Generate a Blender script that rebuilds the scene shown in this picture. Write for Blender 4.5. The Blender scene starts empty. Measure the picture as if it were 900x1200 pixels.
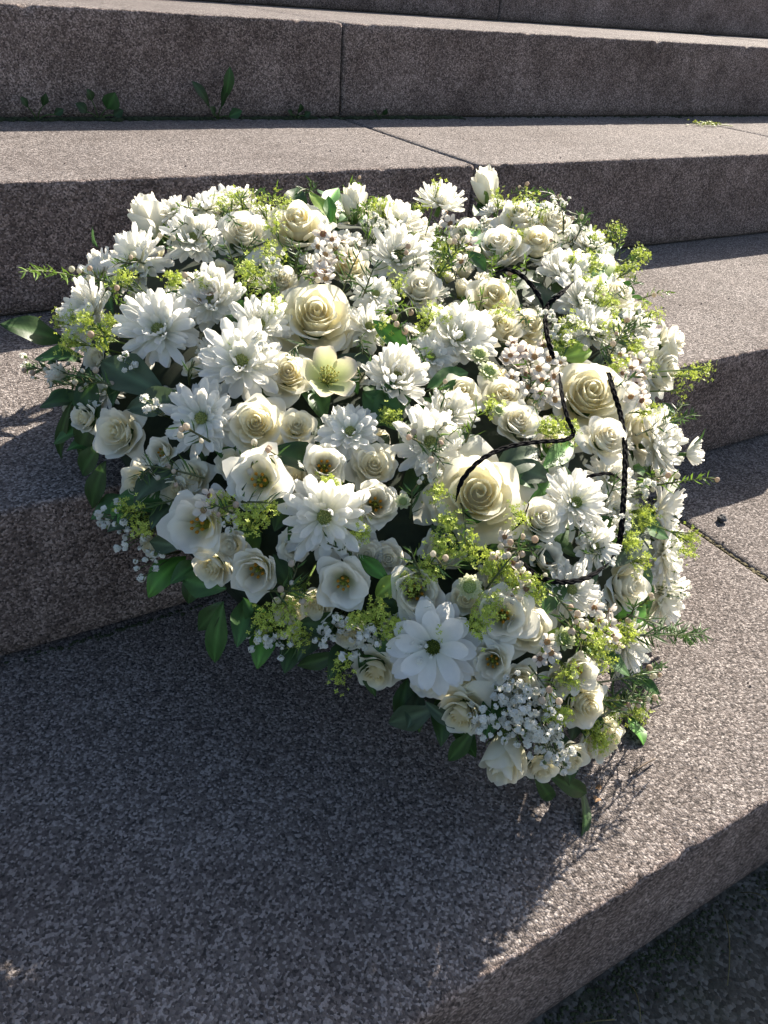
import bpy, math, random
import numpy as np
from mathutils import Matrix, Vector, noise as mnoise
random.seed(11); rng = np.random.default_rng(11)
SC = bpy.context.scene
COL = SC.collection

# ---------------------------------------------------------------- camera, sky, sun, exposure
FPX, CX, CY = 899.06, 450.0, 600.0                 # focal length in pixels of the 900 x 1200 photograph
def rot(a, b, g):
    ca, sa, cb, sb, cg, sg = math.cos(a), math.sin(a), math.cos(b), math.sin(b), math.cos(g), math.sin(g)
    return np.array([[ca,-sa,0],[sa,ca,0],[0,0,1]]) @ np.array([[1,0,0],[0,cb,-sb],[0,sb,cb]]) @ np.array([[cg,-sg,0],[sg,cg,0],[0,0,1]])
CR = rot(-.5688, .9728, .0827)
CP = np.array([0, -.5611, .5046])
cam = bpy.data.cameras.new('camera'); cam.sensor_fit = 'VERTICAL'; cam.sensor_height = 36; cam.lens = FPX/1200*36
cam.clip_start = .01; cam.clip_end = 500
camo = bpy.data.objects.new('camera', cam); COL.objects.link(camo)
camo.matrix_world = Matrix([list(CR[i])+[float(CP[i])] for i in range(3)]+[[0,0,0,1]])
SC.camera = camo
SUN = np.array([1.37, .71, 1.0]); SUN /= np.linalg.norm(SUN)      # towards the sun
w = bpy.data.worlds.new('World'); SC.world = w; w.use_nodes = True
nt = w.node_tree; bg = nt.nodes['Background']
sky = nt.nodes.new('ShaderNodeTexSky'); sky.sky_type = 'NISHITA'; sky.sun_disc = False; sky.dust_density = 2.0
sky.sun_elevation = math.asin(SUN[2]); sky.sun_rotation = math.atan2(SUN[0], SUN[1])
nt.links.new(sky.outputs[0], bg.inputs[0]); bg.inputs[1].default_value = .064
sl = bpy.data.lights.new('sun', 'SUN'); sl.energy = 4.4; sl.angle = math.radians(.5); sl.color = (1, .915, .79)
so = bpy.data.objects.new('sun', sl); COL.objects.link(so)
so.rotation_euler = Vector(SUN).to_track_quat('Z', 'Y').to_euler(); so.location = (3, 2, 4)
vs = SC.view_settings; vs.view_transform = 'Standard'; vs.look = 'None'; vs.gamma = 1; vs.use_curve_mapping = False; vs.exposure = 1.8
SC.cycles.max_bounces = 10; SC.cycles.diffuse_bounces = 7; SC.cycles.transmission_bounces = 6; SC.cycles.transparent_max_bounces = 6

# ---------------------------------------------------------------- materials
def mat(name):
    m = bpy.data.materials.new(name); m.use_nodes = True
    n = m.node_tree.nodes; return m, n, m.node_tree.links, n['Principled BSDF']
def ramp(n, stops):
    r = n.new('ShaderNodeValToRGB'); e = r.color_ramp.elements
    while len(e) < len(stops): e.new(.5)
    for q, (p, c) in zip(e, stops): q.position = p; q.color = (*c, 1)
    return r
def mixc(n, l, fac, a, b, mode='MIX'):
    x = n.new('ShaderNodeMix'); x.data_type = 'RGBA'; x.blend_type = mode
    for k, v in ((0, fac), (6, a), (7, b)):
        if hasattr(v, 'links'): l.new(v, x.inputs[k])
        elif k == 0: x.inputs[0].default_value = v
        else: x.inputs[k].default_value = (*v, 1)
    return x.outputs[2]
def noise(n, l, co, scale, detail=4, rough=.55):
    t = n.new('ShaderNodeTexNoise'); t.inputs['Scale'].default_value = scale; t.inputs['Detail'].default_value = detail
    t.inputs['Roughness'].default_value = rough; l.new(co, t.inputs['Vector']); return t.outputs[0]
def stone(name, grain, light, mid, dark, moss=0.0, bump=.9):
    m, n, l, p = mat(name)
    tc = n.new('ShaderNodeTexCoord'); co = tc.outputs['Object']
    oi = n.new('ShaderNodeObjectInfo')
    def vor(sc, feat='F1'):
        v = n.new('ShaderNodeTexVoronoi'); v.feature = feat; v.inputs['Scale'].default_value = sc; l.new(wv, v.inputs['Vector']); return v
    dn = n.new('ShaderNodeTexNoise'); dn.inputs['Scale'].default_value = grain*.7; dn.inputs['Detail'].default_value = 2; l.new(co, dn.inputs['Vector'])
    ad = n.new('ShaderNodeVectorMath'); ad.operation = 'MULTIPLY_ADD'; l.new(dn.outputs['Color'], ad.inputs[0]); ad.inputs[1].default_value = (.5/grain,)*3; l.new(co, ad.inputs[2])
    wv = ad.outputs[0]
    v1 = vor(grain); v2 = vor(grain*.45)
    sep = n.new('ShaderNodeSeparateColor'); l.new(v1.outputs['Color'], sep.inputs[0])
    c1 = ramp(n, [(0, dark), (.30, tuple(.72*x for x in mid)), (.62, mid), (.92, light)]); l.new(sep.outputs[0], c1.inputs[0])
    sep2 = n.new('ShaderNodeSeparateColor'); l.new(v2.outputs['Color'], sep2.inputs[0])
    c2 = ramp(n, [(0, tuple(.62*x for x in mid)), (.5, mid), (1, tuple(1.25*x for x in mid))]); l.new(sep2.outputs[1], c2.inputs[0])
    c = mixc(n, l, .16, c1.outputs[0], c2.outputs[0])
    big = noise(n, l, co, 5.5, 6, .62)                      # cloudy weathering
    r3 = ramp(n, [(.3, (.8, .78, .77)), (.55, (1, 1, 1)), (.75, (1.08, 1.07, 1.06))]); l.new(big, r3.inputs[0])
    c = mixc(n, l, 1.0, c, r3.outputs[0], 'MULTIPLY')
    bl = noise(n, l, co, 34, 5, .6)                         # small blotches
    r4 = ramp(n, [(.36, (.6, .58, .57)), (.52, (1, 1, 1))]); l.new(bl, r4.inputs[0])
    c = mixc(n, l, .3, c, r4.outputs[0], 'MULTIPLY')
    sp = n.new('ShaderNodeSeparateXYZ'); l.new(tc.outputs['Normal'], sp.inputs[0])   # front faces: dirty mottling, with bounce light painted in as a warm lift
    ab = n.new('ShaderNodeMath'); ab.operation = 'MULTIPLY'; l.new(sp.outputs[1], ab.inputs[0]); ab.inputs[1].default_value = -1.0; ab.use_clamp = True
    dirt_bounce = noise(n, l, co, 16, 6, .65); rd = ramp(n, [(.35, (.95, .82, .76)), (.66, (1.58, 1.38, 1.30))]); l.new(dirt_bounce, rd.inputs[0])
    c = mixc(n, l, ab.outputs[0], c, mixc(n, l, 1.0, c, rd.outputs[0], 'MULTIPLY'))
    if moss:
        mn = noise(n, l, co, 9, 7, .7); mr = ramp(n, [(.5, (0, 0, 0)), (.68, (moss,)*3)]); l.new(mn, mr.inputs[0])
        c = mixc(n, l, mr.outputs[0], c, (.035, .045, .018))
    l.new(c, p.inputs['Base Color']); p.inputs['Roughness'].default_value = .9; p.inputs['Specular IOR Level'].default_value = .15
    hs = n.new('ShaderNodeMath'); hs.operation = 'MULTIPLY_ADD'; l.new(v1.outputs['Distance'], hs.inputs[0]); hs.inputs[1].default_value = -1.0
    hn = n.new('ShaderNodeMath'); hn.operation = 'MULTIPLY_ADD'; l.new(noise(n, l, co, grain*.55, 5, .68), hn.inputs[0]); hn.inputs[1].default_value = 2.6
    hk = n.new('ShaderNodeMath'); hk.operation = 'MULTIPLY'; l.new(sep.outputs[0], hk.inputs[0]); hk.inputs[1].default_value = .35
    l.new(hk.outputs[0], hn.inputs[2]); l.new(hn.outputs[0], hs.inputs[2])
    b = n.new('ShaderNodeBump'); b.inputs['Strength'].default_value = bump; b.inputs['Distance'].default_value = .0017
    l.new(hs.outputs[0], b.inputs['Height']); l.new(b.outputs[0], p.inputs['Normal'])
    return m
M = {}
M['granite'] = stone('granite', 560, (.43, .385, .365), (.195, .168, .157), (.035, .032, .032), bump=1.0)
M['ground'] = stone('worn_ground', 300, (.17, .165, .15), (.085, .082, .072), (.035, .035, .03), moss=.55, bump=.7)
def plantmat(name, rough, trans, spec=.3, bumps=None):
    m, n, l, p = mat(name)
    at = n.new('ShaderNodeAttribute'); at.attribute_name = 'col'
    tc = n.new('ShaderNodeTexCoord'); nz = noise(n, l, tc.outputs['Object'], 60, 3)
    r = ramp(n, [(.3, (.86, .86, .86)), (.7, (1.0, 1.0, 1.0))]); l.new(nz, r.inputs[0])
    c = mixc(n, l, 1.0, at.outputs['Color'], r.outputs[0], 'MULTIPLY')
    l.new(c, p.inputs['Base Color']); p.inputs['Roughness'].default_value = rough; p.inputs['Specular IOR Level'].default_value = spec
    if bumps:
        b = n.new('ShaderNodeBump'); b.inputs['Strength'].default_value = .35; b.inputs['Distance'].default_value = .0005
        l.new(noise(n, l, tc.outputs['Object'], bumps, 3), b.inputs['Height']); l.new(b.outputs[0], p.inputs['Normal'])
    t = n.new('ShaderNodeBsdfTranslucent'); l.new(mixc(n, l, 1.0, c, (1, .98, .91) if name == 'petal' else (1, 1, .8), 'MULTIPLY'), t.inputs[0])
    mx = n.new('ShaderNodeMixShader'); mx.inputs[0].default_value = trans
    l.new(p.outputs[0], mx.inputs[1]); l.new(t.outputs[0], mx.inputs[2]); l.new(mx.outputs[0], n['Material Output'].inputs[0])
    return m
M['petal'] = plantmat('petal', .6, .52, .2, 260)
M['leaf'] = plantmat('leaf', .48, .25, .35, 300)
M['fine'] = plantmat('fine_green', .55, .3, .3)
def plain(name, col, rough=.7, sc=120):
    m, n, l, p = mat(name); tc = n.new('ShaderNodeTexCoord')
    r = ramp(n, [(.3, tuple(.6*x for x in col)), (.7, tuple(1.3*x for x in col))]); l.new(noise(n, l, tc.outputs['Object'], sc, 4), r.inputs[0])
    l.new(r.outputs[0], p.inputs['Base Color']); p.inputs['Roughness'].default_value = rough; return m
M['foam'] = plain('foam', (.016, .026, .012), .9)
M['cord'] = plain('cord', (.005, .005, .006), .8); M['cord'].node_tree.nodes['Principled BSDF'].inputs['Specular IOR Level'].default_value = .04
M['mortar'] = plain('mortar', (.05, .042, .03), .95, 300)
M['moss'] = plain('moss', (.022, .032, .010), .95, 200)
M['drymoss'] = plain('dry_moss', (.085, .07, .03), .95, 200)
M['pebble'] = plain('pebble', (.05, .05, .055), .8, 90)
M['twig'] = plain('twig', (.09, .065, .045), .85, 90)
M['dry'] = plain('dry_leaf', (.19, .10, .04), .7, 90)

# ---------------------------------------------------------------- helpers
def ray(px, py):
    d = CR @ np.array([px-CX, -(py-CY), -FPX]); return d/np.linalg.norm(d)
def on_z(px, py, z): d = ray(px, py); return CP + d*(z-CP[2])/d[2]
def on_y(px, py, y): d = ray(px, py); return CP + d*(y-CP[1])/d[1]
def depth(P): return float(np.dot(np.asarray(P)-CP, -CR[:, 2]))
def unit(v): v = np.asarray(v, float); return v/max(np.linalg.norm(v), 1e-9)
class MB:                                            # collects geometry with a pigment per vertex
    def __init__(s): s.v = []; s.f = []; s.c = []; s.n = 0
    def add(s, v, f, c):
        v = np.asarray(v, float).reshape(-1, 3); s.v.append(v)
        c = np.asarray(c, float)
        s.c.append(np.broadcast_to(c, (len(v), 3)) if c.ndim == 1 else c)
        s.f += [tuple(i+s.n for i in q) for q in f]; s.n += len(v)
    def build(s, name, m, parent=None, smooth=True):
        v = np.concatenate(s.v); c = np.concatenate(s.c)
        me = bpy.data.meshes.new(name); me.from_pydata(v.tolist(), [], s.f)
        a = me.attributes.new('col', 'FLOAT_COLOR', 'POINT')
        a.data.foreach_set('color', np.hstack([c, np.ones((len(c), 1))]).astype(np.float32).ravel())
        if smooth: me.polygons.foreach_set('use_smooth', [True]*len(me.polygons))
        me.materials.append(M[m] if isinstance(m, str) else m)
        o = bpy.data.objects.new(name, me); COL.objects.link(o)
        if parent: o.parent = parent
        return o
def tag(o, label=None, cat=None, group=None, kind=None):
    for k, v in (('label', label), ('category', cat), ('group', group), ('kind', kind)):
        if v: o[k] = v
    return o
def empty(name, loc):
    o = bpy.data.objects.new(name, None); o.empty_display_size = .02; COL.objects.link(o); o.location = [float(x) for x in loc]; return o
GF = {}
def gridf(nu, nv):
    if (nu, nv) not in GF:
        GF[nu, nv] = [(i*nv+j, i*nv+j+1, (i+1)*nv+j+1, (i+1)*nv+j) for i in range(nu-1) for j in range(nv-1)]
    return GF[nu, nv]
def frame(z, x=None):
    z = unit(z)
    if x is None:
        x = np.array([1, 0, 0]) if abs(z[0]) < .8 else np.array([0, 1, 0])
    x = unit(np.asarray(x) - z*np.dot(x, z)); return np.column_stack([x, np.cross(z, x), z])
def tube(mb, pts, r, col, sides=5):
    pts = np.asarray(pts, float); n = len(pts); r = np.broadcast_to(np.asarray(r, float), (n,))
    tn = np.gradient(pts, axis=0); vs_ = []
    up = np.array([.3, .2, .93])
    for p, t, q in zip(pts, tn, r):
        F = frame(t, np.cross(t, up) if np.linalg.norm(np.cross(unit(t), up)) > .05 else None)
        for k in range(sides):
            a = 2*math.pi*k/sides; vs_.append(p + F[:, 0]*q*math.cos(a) + F[:, 1]*q*math.sin(a))
    f = [(i*sides+k, i*sides+(k+1) % sides, (i+1)*sides+(k+1) % sides, (i+1)*sides+k) for i in range(n-1) for k in range(sides)]
    f += [tuple(range(sides))[::-1], tuple((n-1)*sides+k for k in range(sides))]
    mb.add(vs_, f, col)
def bez(a, b, c, n):
    t = np.linspace(0, 1, n)[:, None]; return (1-t)**2*a + 2*t*(1-t)*b + t*t*c
def blob(mb, c, r, col, sq=1.0, n=(5, 7), jit=.0):
    nu, nv = n; vv = []
    for i in range(nu+1):
        a = math.pi*i/nu
        for j in range(nv):
            b = 2*math.pi*j/nv; q = r*(1+random.uniform(-jit, jit)) if 0 < i < nu else r
            vv.append((c[0]+q*math.sin(a)*math.cos(b), c[1]+q*math.sin(a)*math.sin(b), c[2]+q*sq*math.cos(a)))
    f = [(i*nv+j, (i+1)*nv+j, (i+1)*nv+(j+1) % nv, i*nv+(j+1) % nv) for i in range(nu) for j in range(nv)]
    mb.add(vv, f, col)

# ---------------------------------------------------------------- the setting: steps and ground
H = .15
FRONT = [-.410, 0.0, .4177, .8457, 1.482, 1.90, 2.32]       # y of each riser, from the lowest step up
steps = empty('stone_steps', (0, 0, 0)); tag(steps, 'broad flight of speckled pinkish grey granite steps', 'steps', kind='structure')
JOINTS = [[-2.6, -.93, .7215, 2.4, 4.2], [-2.6, -.62, 1.93, 4.2], [-2.6, -.85, .736, 1.62, 4.2], [-2.6, -.9, .733, 2.3, 4.2], [-2.6, -.1, 1.55, 4.2], [-2.6, .7, 4.2], [-2.6, .2, 4.2]]
def step_block(x0, x1, yf, yb, zt, zb, sd):
    g = .0022; x0 += g; x1 -= g; rad = .005
    prof = [(yf+.006, zb+.002), (yf+.001, zb+.006), (yf, zb+.02), (yf, zb+.06), (yf, zt-.03), (yf, zt-.014)]
    for k in range(6):
        a = math.pi/2*k/5; prof.append((yf+rad*(1-math.cos(a)), zt-rad*(1-math.sin(a))))
    prof += [(yf+.016, zt), (yf+.04, zt), (yf+.12, zt), (yb-.05, zt), (yb, zt)]
    n = len(prof); xs = [x0]; x = x0
    while x < x1-.001:
        x += .005 if -.3 < x < 1.9 else .05
        xs.append(min(x, x1))
    if xs[-1]-xs[-2] < .002: xs.pop(-2)
    vv = []
    for ix, x in enumerate(xs):
        de = min(x-x0, x1-x); ch = .003*max(0, 1-de/.006)
        for k, (y, z) in enumerate(prof):
            e = 1.0 if 4 <= k <= 13 else .35
            q = mnoise.noise((x*90, y*90+sd, z*90))*.0011*e + mnoise.noise((x*14, y*9+sd, z*9))*.0012*e
            chip = max(0, mnoise.noise((x*30+5, sd*3, 1))-.26)*.014 if 6 <= k <= 11 else 0
            dy = -1 if k < 6 else (0 if k > 11 else -.7); dz = 0 if k < 6 else (1 if k > 11 else .7)
            off = q-ch-chip
            vv.append((x, y+dy*off, z+dz*off))
    f = [(i*n+k, (i+1)*n+k, (i+1)*n+k+1, i*n+k+1) for i in range(len(xs)-1) for k in range(n-1)]
    b0 = len(vv)
    for i in (0, len(xs)-1):
        x = xs[i]; vv += [(x, yb, zb+.002)]
    f += [tuple(range(n))+(b0,), tuple((len(xs)-1)*n+k for k in range(n))[::-1]+(b0+1,)]
    mb = MB(); mb.add(vv, f, (.3, .3, .3)); o = mb.build('step_block', 'granite', steps)
    return o
for i, yf in enumerate(FRONT):
    zt = i*H; yb = (FRONT[i+1]+.03) if i+1 < len(FRONT) else yf+3.0
    for a, b in zip(JOINTS[i][:-1], JOINTS[i][1:]): step_block(a, b, yf, yb, zt, zt-H, i*7.3+a)
mb = MB()                                               # mortar bed under and between the blocks
for i, yf in enumerate(FRONT):
    zt = i*H-.0075; yb = (FRONT[i+1]+.03) if i+1 < len(FRONT) else yf+2.9
    x0, x1, y0, z0 = -2.59, 4.19, yf+.009, i*H-H-.003
    vv = [(x0,y0,z0),(x1,y0,z0),(x1,yb,z0),(x0,yb,z0),(x0,y0,zt),(x1,y0,zt),(x1,yb,zt),(x0,yb,zt)]
    mb.add(vv, [(0,3,2,1),(4,5,6,7),(0,1,5,4),(1,2,6,5),(2,3,7,6),(3,0,4,7)], (.1,.1,.1))
mb.build('mortar_bed', 'mortar', steps, False)
mb = MB(); G = 120.0
mb.add([(-G,-G,-H),(G,-G,-H),(G,G,-H),(-G,G,-H)], [(0,1,2,3)], (.1,.1,.1))
tag(mb.build('ground', 'ground', None, False), kind='structure')
# ---------------------------------------------------------------- the heart: a domed heart lying on the step edges
SA = math.atan(H/.4177)
PN = np.array([0, -math.sin(SA), math.cos(SA)]); PV = np.array([0, math.cos(SA), math.sin(SA)]); P0 = np.array([0, 0, H])
OUT_PX = [(30,420),(62,360),(102,305),(165,262),(270,235),(390,232),(455,240),(498,262),(530,245),(572,222),(655,255),(722,290),(780,372),(800,450),(797,560),(788,640),(775,700),(757,765),(740,820),(712,878),(650,915),(565,885),(435,785),(350,745),(255,722),(185,650),(120,585),(70,490)]
OUT = []
for p in OUT_PX:
    d = ray(*p); t = np.dot(P0+PN*.052-CP, PN)/np.dot(d, PN); P = CP+d*t; OUT.append((P[0], np.dot(P-P0, PV)))
OUT = np.array(OUT); OUT[7] += (-.012, -.05)
cen = OUT.mean(0); OUT = cen + (OUT-cen)*.955
def sdist(uv):                                        # signed distance to the outline, positive inside
    uv = np.atleast_2d(uv); A = OUT; B = np.roll(OUT, -1, 0)
    e = B-A; w_ = uv[:, None]-A[None]; t = np.clip((w_*e).sum(-1)/(e*e).sum(-1), 0, 1)
    d = np.linalg.norm(w_-t[..., None]*e, axis=-1).min(1)
    c = ((A[None, :, 1] > uv[:, None, 1]) != (B[None, :, 1] > uv[:, None, 1])) & (uv[:, None, 0] < (B-A)[None, :, 0]*(uv[:, None, 1]-A[None, :, 1])/((B-A)[None, :, 1]+1e-12)+A[None, :, 0])
    return np.where(c.sum(1) % 2 == 1, d, -d)
def dome_h(uv):
    d = sdist(uv); return np.where(d > 0,   .044+.086*(1-np.exp(-np.maximum(d, 0)/.055)), .040+2.2*d)
def to_w(u, v, h): return P0 + np.array([u, 0, 0]) + PV*v + PN*h
def dome_n(u, v):
    e = .012; h = dome_h(np.array([[u+e, v], [u-e, v], [u, v+e], [u, v-e]]))
    g = np.clip([(h[0]-h[1])/(2*e), (h[2]-h[3])/(2*e)], -1.6, 1.6)
    return unit(PN - np.array([1, 0, 0])*g[0] - PV*g[1])
TS = np.arange(.25, 1.7, .0025)
def hit(px, py, lift=0.0):                            # where a line of sight meets (or passes closest to) the dome
    d = ray(px, py); P = CP[None]+TS[:, None]*d[None]; r = P-P0
    u, v, h = r[:, 0], r@PV, r@PN
    st = np.where(P[:, 1] < FRONT[0], -H, np.where(P[:, 1] < 0, 0, np.where(P[:, 1] < FRONT[2], H, np.where(P[:, 1] < FRONT[3], 2*H, 3*H))))
    g = np.minimum(h-dome_h(np.stack([u, v], 1))-lift, P[:, 2]-st-.004)
    gd = h-dome_h(np.stack([u, v], 1))-lift
    k = int(np.argmax(gd < 0)) if (gd < 0).any() else int(np.argmin(gd))
    if (g < 0).any(): k = min(k, max(int(np.argmax(g < 0))-1, 0))
    return P[k], dome_n(u[k], v[k]), (u[k], v[k])
tipw = on_z(655, 930, 0.0)
heart = empty('flower_heart', (tipw[0], tipw[1], 0))
tag(heart, 'heart shaped arrangement of white and cream flowers lying on the granite steps', 'flower arrangement')
HB = np.array(heart.location)
def place(o, P, F=None, parent=heart):
    m = np.eye(4); m[:3, 3] = P - HB if parent is heart else P
    if F is not None: m[:3, :3] = F
    o.parent = parent; o.matrix_basis = Matrix(m.tolist())
def taken_add(uv, r): TAKEN.append((uv[0], uv[1], r))
TAKEN = []
# base of floral foam: lower dome
mb = MB(); RN, RK = 72, 12
ang = np.linspace(0, 2*math.pi, RN, endpoint=False)
per = []
nO = len(OUT); cumt = np.linspace(0, nO, RN, endpoint=False)
for t in cumt:
    i = int(t); per.append(OUT[i]+(OUT[(i+1) % nO]-OUT[i])*(t-i))
per = np.array(per); c0 = np.array(cen)+np.array([0, -.02]); vv = []
for k in range(RK+1):
    s = k/RK; uv = c0+(per-c0)*(.93*s); hh = np.maximum(dome_h(uv)-.034, .008)
    vv += [to_w(u, v, h) for (u, v), h in zip(uv, hh)]
uv = c0+(per-c0)*.90; vv += [to_w(u, v, .003) for u, v in uv]
ff = [(k*RN+i, (k+1)*RN+i, (k+1)*RN+(i+1) % RN, k*RN+(i+1) % RN) for k in range(RK+1) for i in range(RN)]
mb.add(np.array(vv)-HB, ff, (.02, .03, .015)); mb.build('foam_base', 'foam', heart)

# ---------------------------------------------------------------- petals
WHITE = np.array([.86, .86, .84]); CREAM = np.array([.86, .80, .62]); YELL = np.array([.84, .68, .36]); GREEN = np.array([.42, .50, .14])
def lerp(a, b, t): t = np.asarray(t)[..., None]; return np.asarray(a)*(1-t)+np.asarray(b)*t
def cup_petal(phi, span, rho, zb, zt, curl, R, ruf=.04, base=.22, swirl=.06, point=.15, cols=(YELL, CREAM, WHITE), nu=8, nv=9, flare=1.0):
    s = np.linspace(0, 1, nu)[:, None]**.8; t = np.linspace(-1, 1, nv)[None]
    k1, k2 = random.uniform(0, 6), random.uniform(0, 6); fr = random.uniform(2.2, 4)
    top = 1-point*np.abs(t)**2.4 + ruf*np.sin(fr*t+k1)+ruf*.5*np.sin(2.3*fr*t+k2)
    se = s*top
    rad = rho*(base+(1-base)*np.sin(np.clip(se, 0, 1)*math.pi/2)**flare)
    cu = np.clip((se-.62)/.38, 0, 1.2)**2*curl*(.75+.35*np.abs(t)+.3*np.sin(fr*.7*t+k2))
    rad = rad+cu*R*.55
    z = zb+(zt-zb)*se - cu*R*.42 + .02*R*np.sin(fr*t*1.6+k1)*s**2
    an = phi+t*span*(.5+.5*np.sin(np.clip(s*1.25, 0, 1)*math.pi/2))*(1-.18*np.clip((s-.75)/.25, 0, 1)**2)
    rad = rad*(1+swirl*t+ruf*.8*s*np.sin(fr*1.3*t+k2))
    v = np.stack([rad*np.cos(an), rad*np.sin(an), z+0*t], -1).reshape(-1, 3)
    c = np.where((s+0*t)[..., None] < .5, lerp(cols[0], cols[1], np.clip((s+0*t)*2, 0, 1)), lerp(cols[1], cols[2], np.clip((s+0*t)*2-1, 0, 1))).reshape(-1, 3)
    return v, gridf(nu, nv), c
def strap_petal(phi, r0, L, W, e0, bend, cup, z0, cols, nu=7, nv=5, tip=.7, twist=0.0, notch=.0):
    s = np.linspace(0, 1, nu); th = e0+bend*s; ds = L/(nu-1)
    x = r0+np.concatenate([[0], np.cumsum(np.cos((th[1:]+th[:-1])/2)*ds)]); z = z0+np.concatenate([[0], np.cumsum(np.sin((th[1:]+th[:-1])/2)*ds)])
    wd = W*np.where(s < tip, .38+.62*np.sin(np.clip(s/tip, 0, 1)*math.pi/2)**1.1, np.sqrt(np.clip(1-((s-tip)/(1.02-tip))**2, 0, 1))*.97+.03)
    t = np.linspace(-1, 1, nv)
    off = cup*W*(t[None]**2)*(.5+.5*s[:, None]); nx, nz = -np.sin(th), np.cos(th)
    px = x[:, None]+nx[:, None]*off - notch*L*(t[None] == 0)*(s[:, None] > .97); pz = z[:, None]+nz[:, None]*off + twist*wd[:, None]*t[None]
    py = wd[:, None]*t[None]*(1+random.uniform(-.12, .12)*s[:, None])+random.uniform(-.07, .07)*L*s[:, None]**2
    c, sn = math.cos(phi), math.sin(phi)
    v = np.stack([px*c-py*sn, px*sn+py*c, pz], -1).reshape(-1, 3)
    col = lerp(cols[0], cols[1], np.clip(s*1.8, 0, 1))[:, None].repeat(nv, 1).reshape(-1, 3)
    return v, gridf(nu, nv), col
GA = 2.39996
def warm(k): return np.clip(np.array([.94, .93-.03*k, .875-.19*k]), 0, 1)
def rose(R, k=.5, full=1.0, n=26):                    # k: how cream; full: how far open
    P = []; inner = np.array([.95, .915-.04*k, .80-.23*k]); mid = warm(k); outc = warm(k*.5)
    ph = random.uniform(0, 6); ni = int(n*.5)
    for i in range(ni):                                # tight swirl in the middle
        q = (i+.5)/ni; rho = R*(.04+.36*q**.9); zt = R*(.38-.05*q+.05*random.uniform(-1, 1)); 
        P.append(cup_petal(ph+i*GA*.83, 2.0-.9*q, rho, -R*(.02+.25*q), zt, .01+.10*q*random.uniform(.3, 1.4), R, ruf=.02+.025*q, base=.3, swirl=.13, point=.10+.12*q,
                           cols=(inner, lerp(inner, mid, q*.6), lerp(inner, mid, .4+.6*q)), flare=.7))
    no = n-ni
    for i in range(no):                                # loosely opened outer petals, each reflexed its own way
        q = (i+.6)/no; rho = R*(.46+.32*q*full+random.uniform(-.03, .03)); zt = R*(.36-.50*q**1.3*full+random.uniform(-.07, .07))
        P.append(cup_petal(ph+1.1+i*GA+random.uniform(-.25, .25), 1.0-.18*q, rho, -R*(.45+.08*q), zt, (.10+.36*q*full)*random.uniform(.55, 1.3), R, ruf=.03+.03*q, base=.22, swirl=.06*random.uniform(-.4, 1.6),
                           point=random.uniform(.14, .34), cols=(lerp(inner, [.80, .80, .50], q), mid, outc), nu=9, nv=11, flare=.85))
    core = MB(); blob(core, (0, 0, -R*.42), R*.26, (.10, .17, .05), 1.1); blob(core, (0, 0, -R*.12), R*.30, inner, .9); return P, core
def bud(R, k=.3):
    P = []; ph = random.uniform(0, 6); mid = warm(k); n = 12
    for i in range(n):
        q = (i+.4)/n; rho = R*(.12+.62*q**.9); zt = R*(1.05-.42*q**2+.05*math.sin(i*2.1)); zb = -R*.75
        P.append(cup_petal(ph+i*GA, 1.9-.75*q, rho, zb, zt, .02+.17*q**3*random.uniform(.6, 1.5), R, ruf=.02+.02*q, base=.30, swirl=.12, point=.14+.1*q,
                           cols=([.72, .76, .42], mid, warm(k*.6)), flare=.62))
    core = MB(); blob(core, (0, 0, -R*.72), R*.30, (.13, .22, .06), 1.0)
    for j in range(5):
        v, f, c = cup_petal(j*1.257, .42, R*.62, -R*.8, R*random.uniform(-.2, .1), .12, R, cols=([.12, .2, .05], [.16, .26, .07], [.2, .3, .08]), nu=6, nv=5, point=.9, flare=.6)
        core.add(v*1.03, f, c)
    return P, core
def lisi(R, k=.12, open_=1.0, layers=2):
    P = []; ph = random.uniform(0, 6); yg = np.array([.70, .72, .34])
    for L_ in range(layers):
        q = 1-L_/max(layers, 1)*.42
        for j in range(5):
            P.append(cup_petal(ph+j*1.2566+L_*.63+random.uniform(-.15, .15), 1.06, R*.64*q*open_, -R*.55, R*(.30+.10*L_)*random.uniform(.8, 1.2), (.36-.16*L_)*open_*random.uniform(.6, 1.3), R,
                               ruf=.075, base=.10, swirl=.12, point=.12, cols=(yg, warm(k+.1), warm(k*.5)), nu=9, nv=9, flare=.95))
    core = MB()
    blob(core, (0, 0, -R*.42), R*.16, (.30, .34, .07), 1.3)
    for j in range(6):
        a = j*1.05+ph; tube(core, bez(np.array([0, 0, -R*.4]), np.array([R*.05*math.cos(a), R*.05*math.sin(a), -R*.2]), np.array([R*.16*math.cos(a), R*.16*math.sin(a), -R*.02]), 4), R*.018, (.6, .58, .2), 4)
        blob(core, (R*.16*math.cos(a), R*.16*math.sin(a), 0), R*.05, (.70, .38, .05), 1.5, (4, 5))
    blob(core, (0, 0, -R*.05), R*.05, (.42, .48, .10), 2.4, (4, 5))
    return P, core
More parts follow.
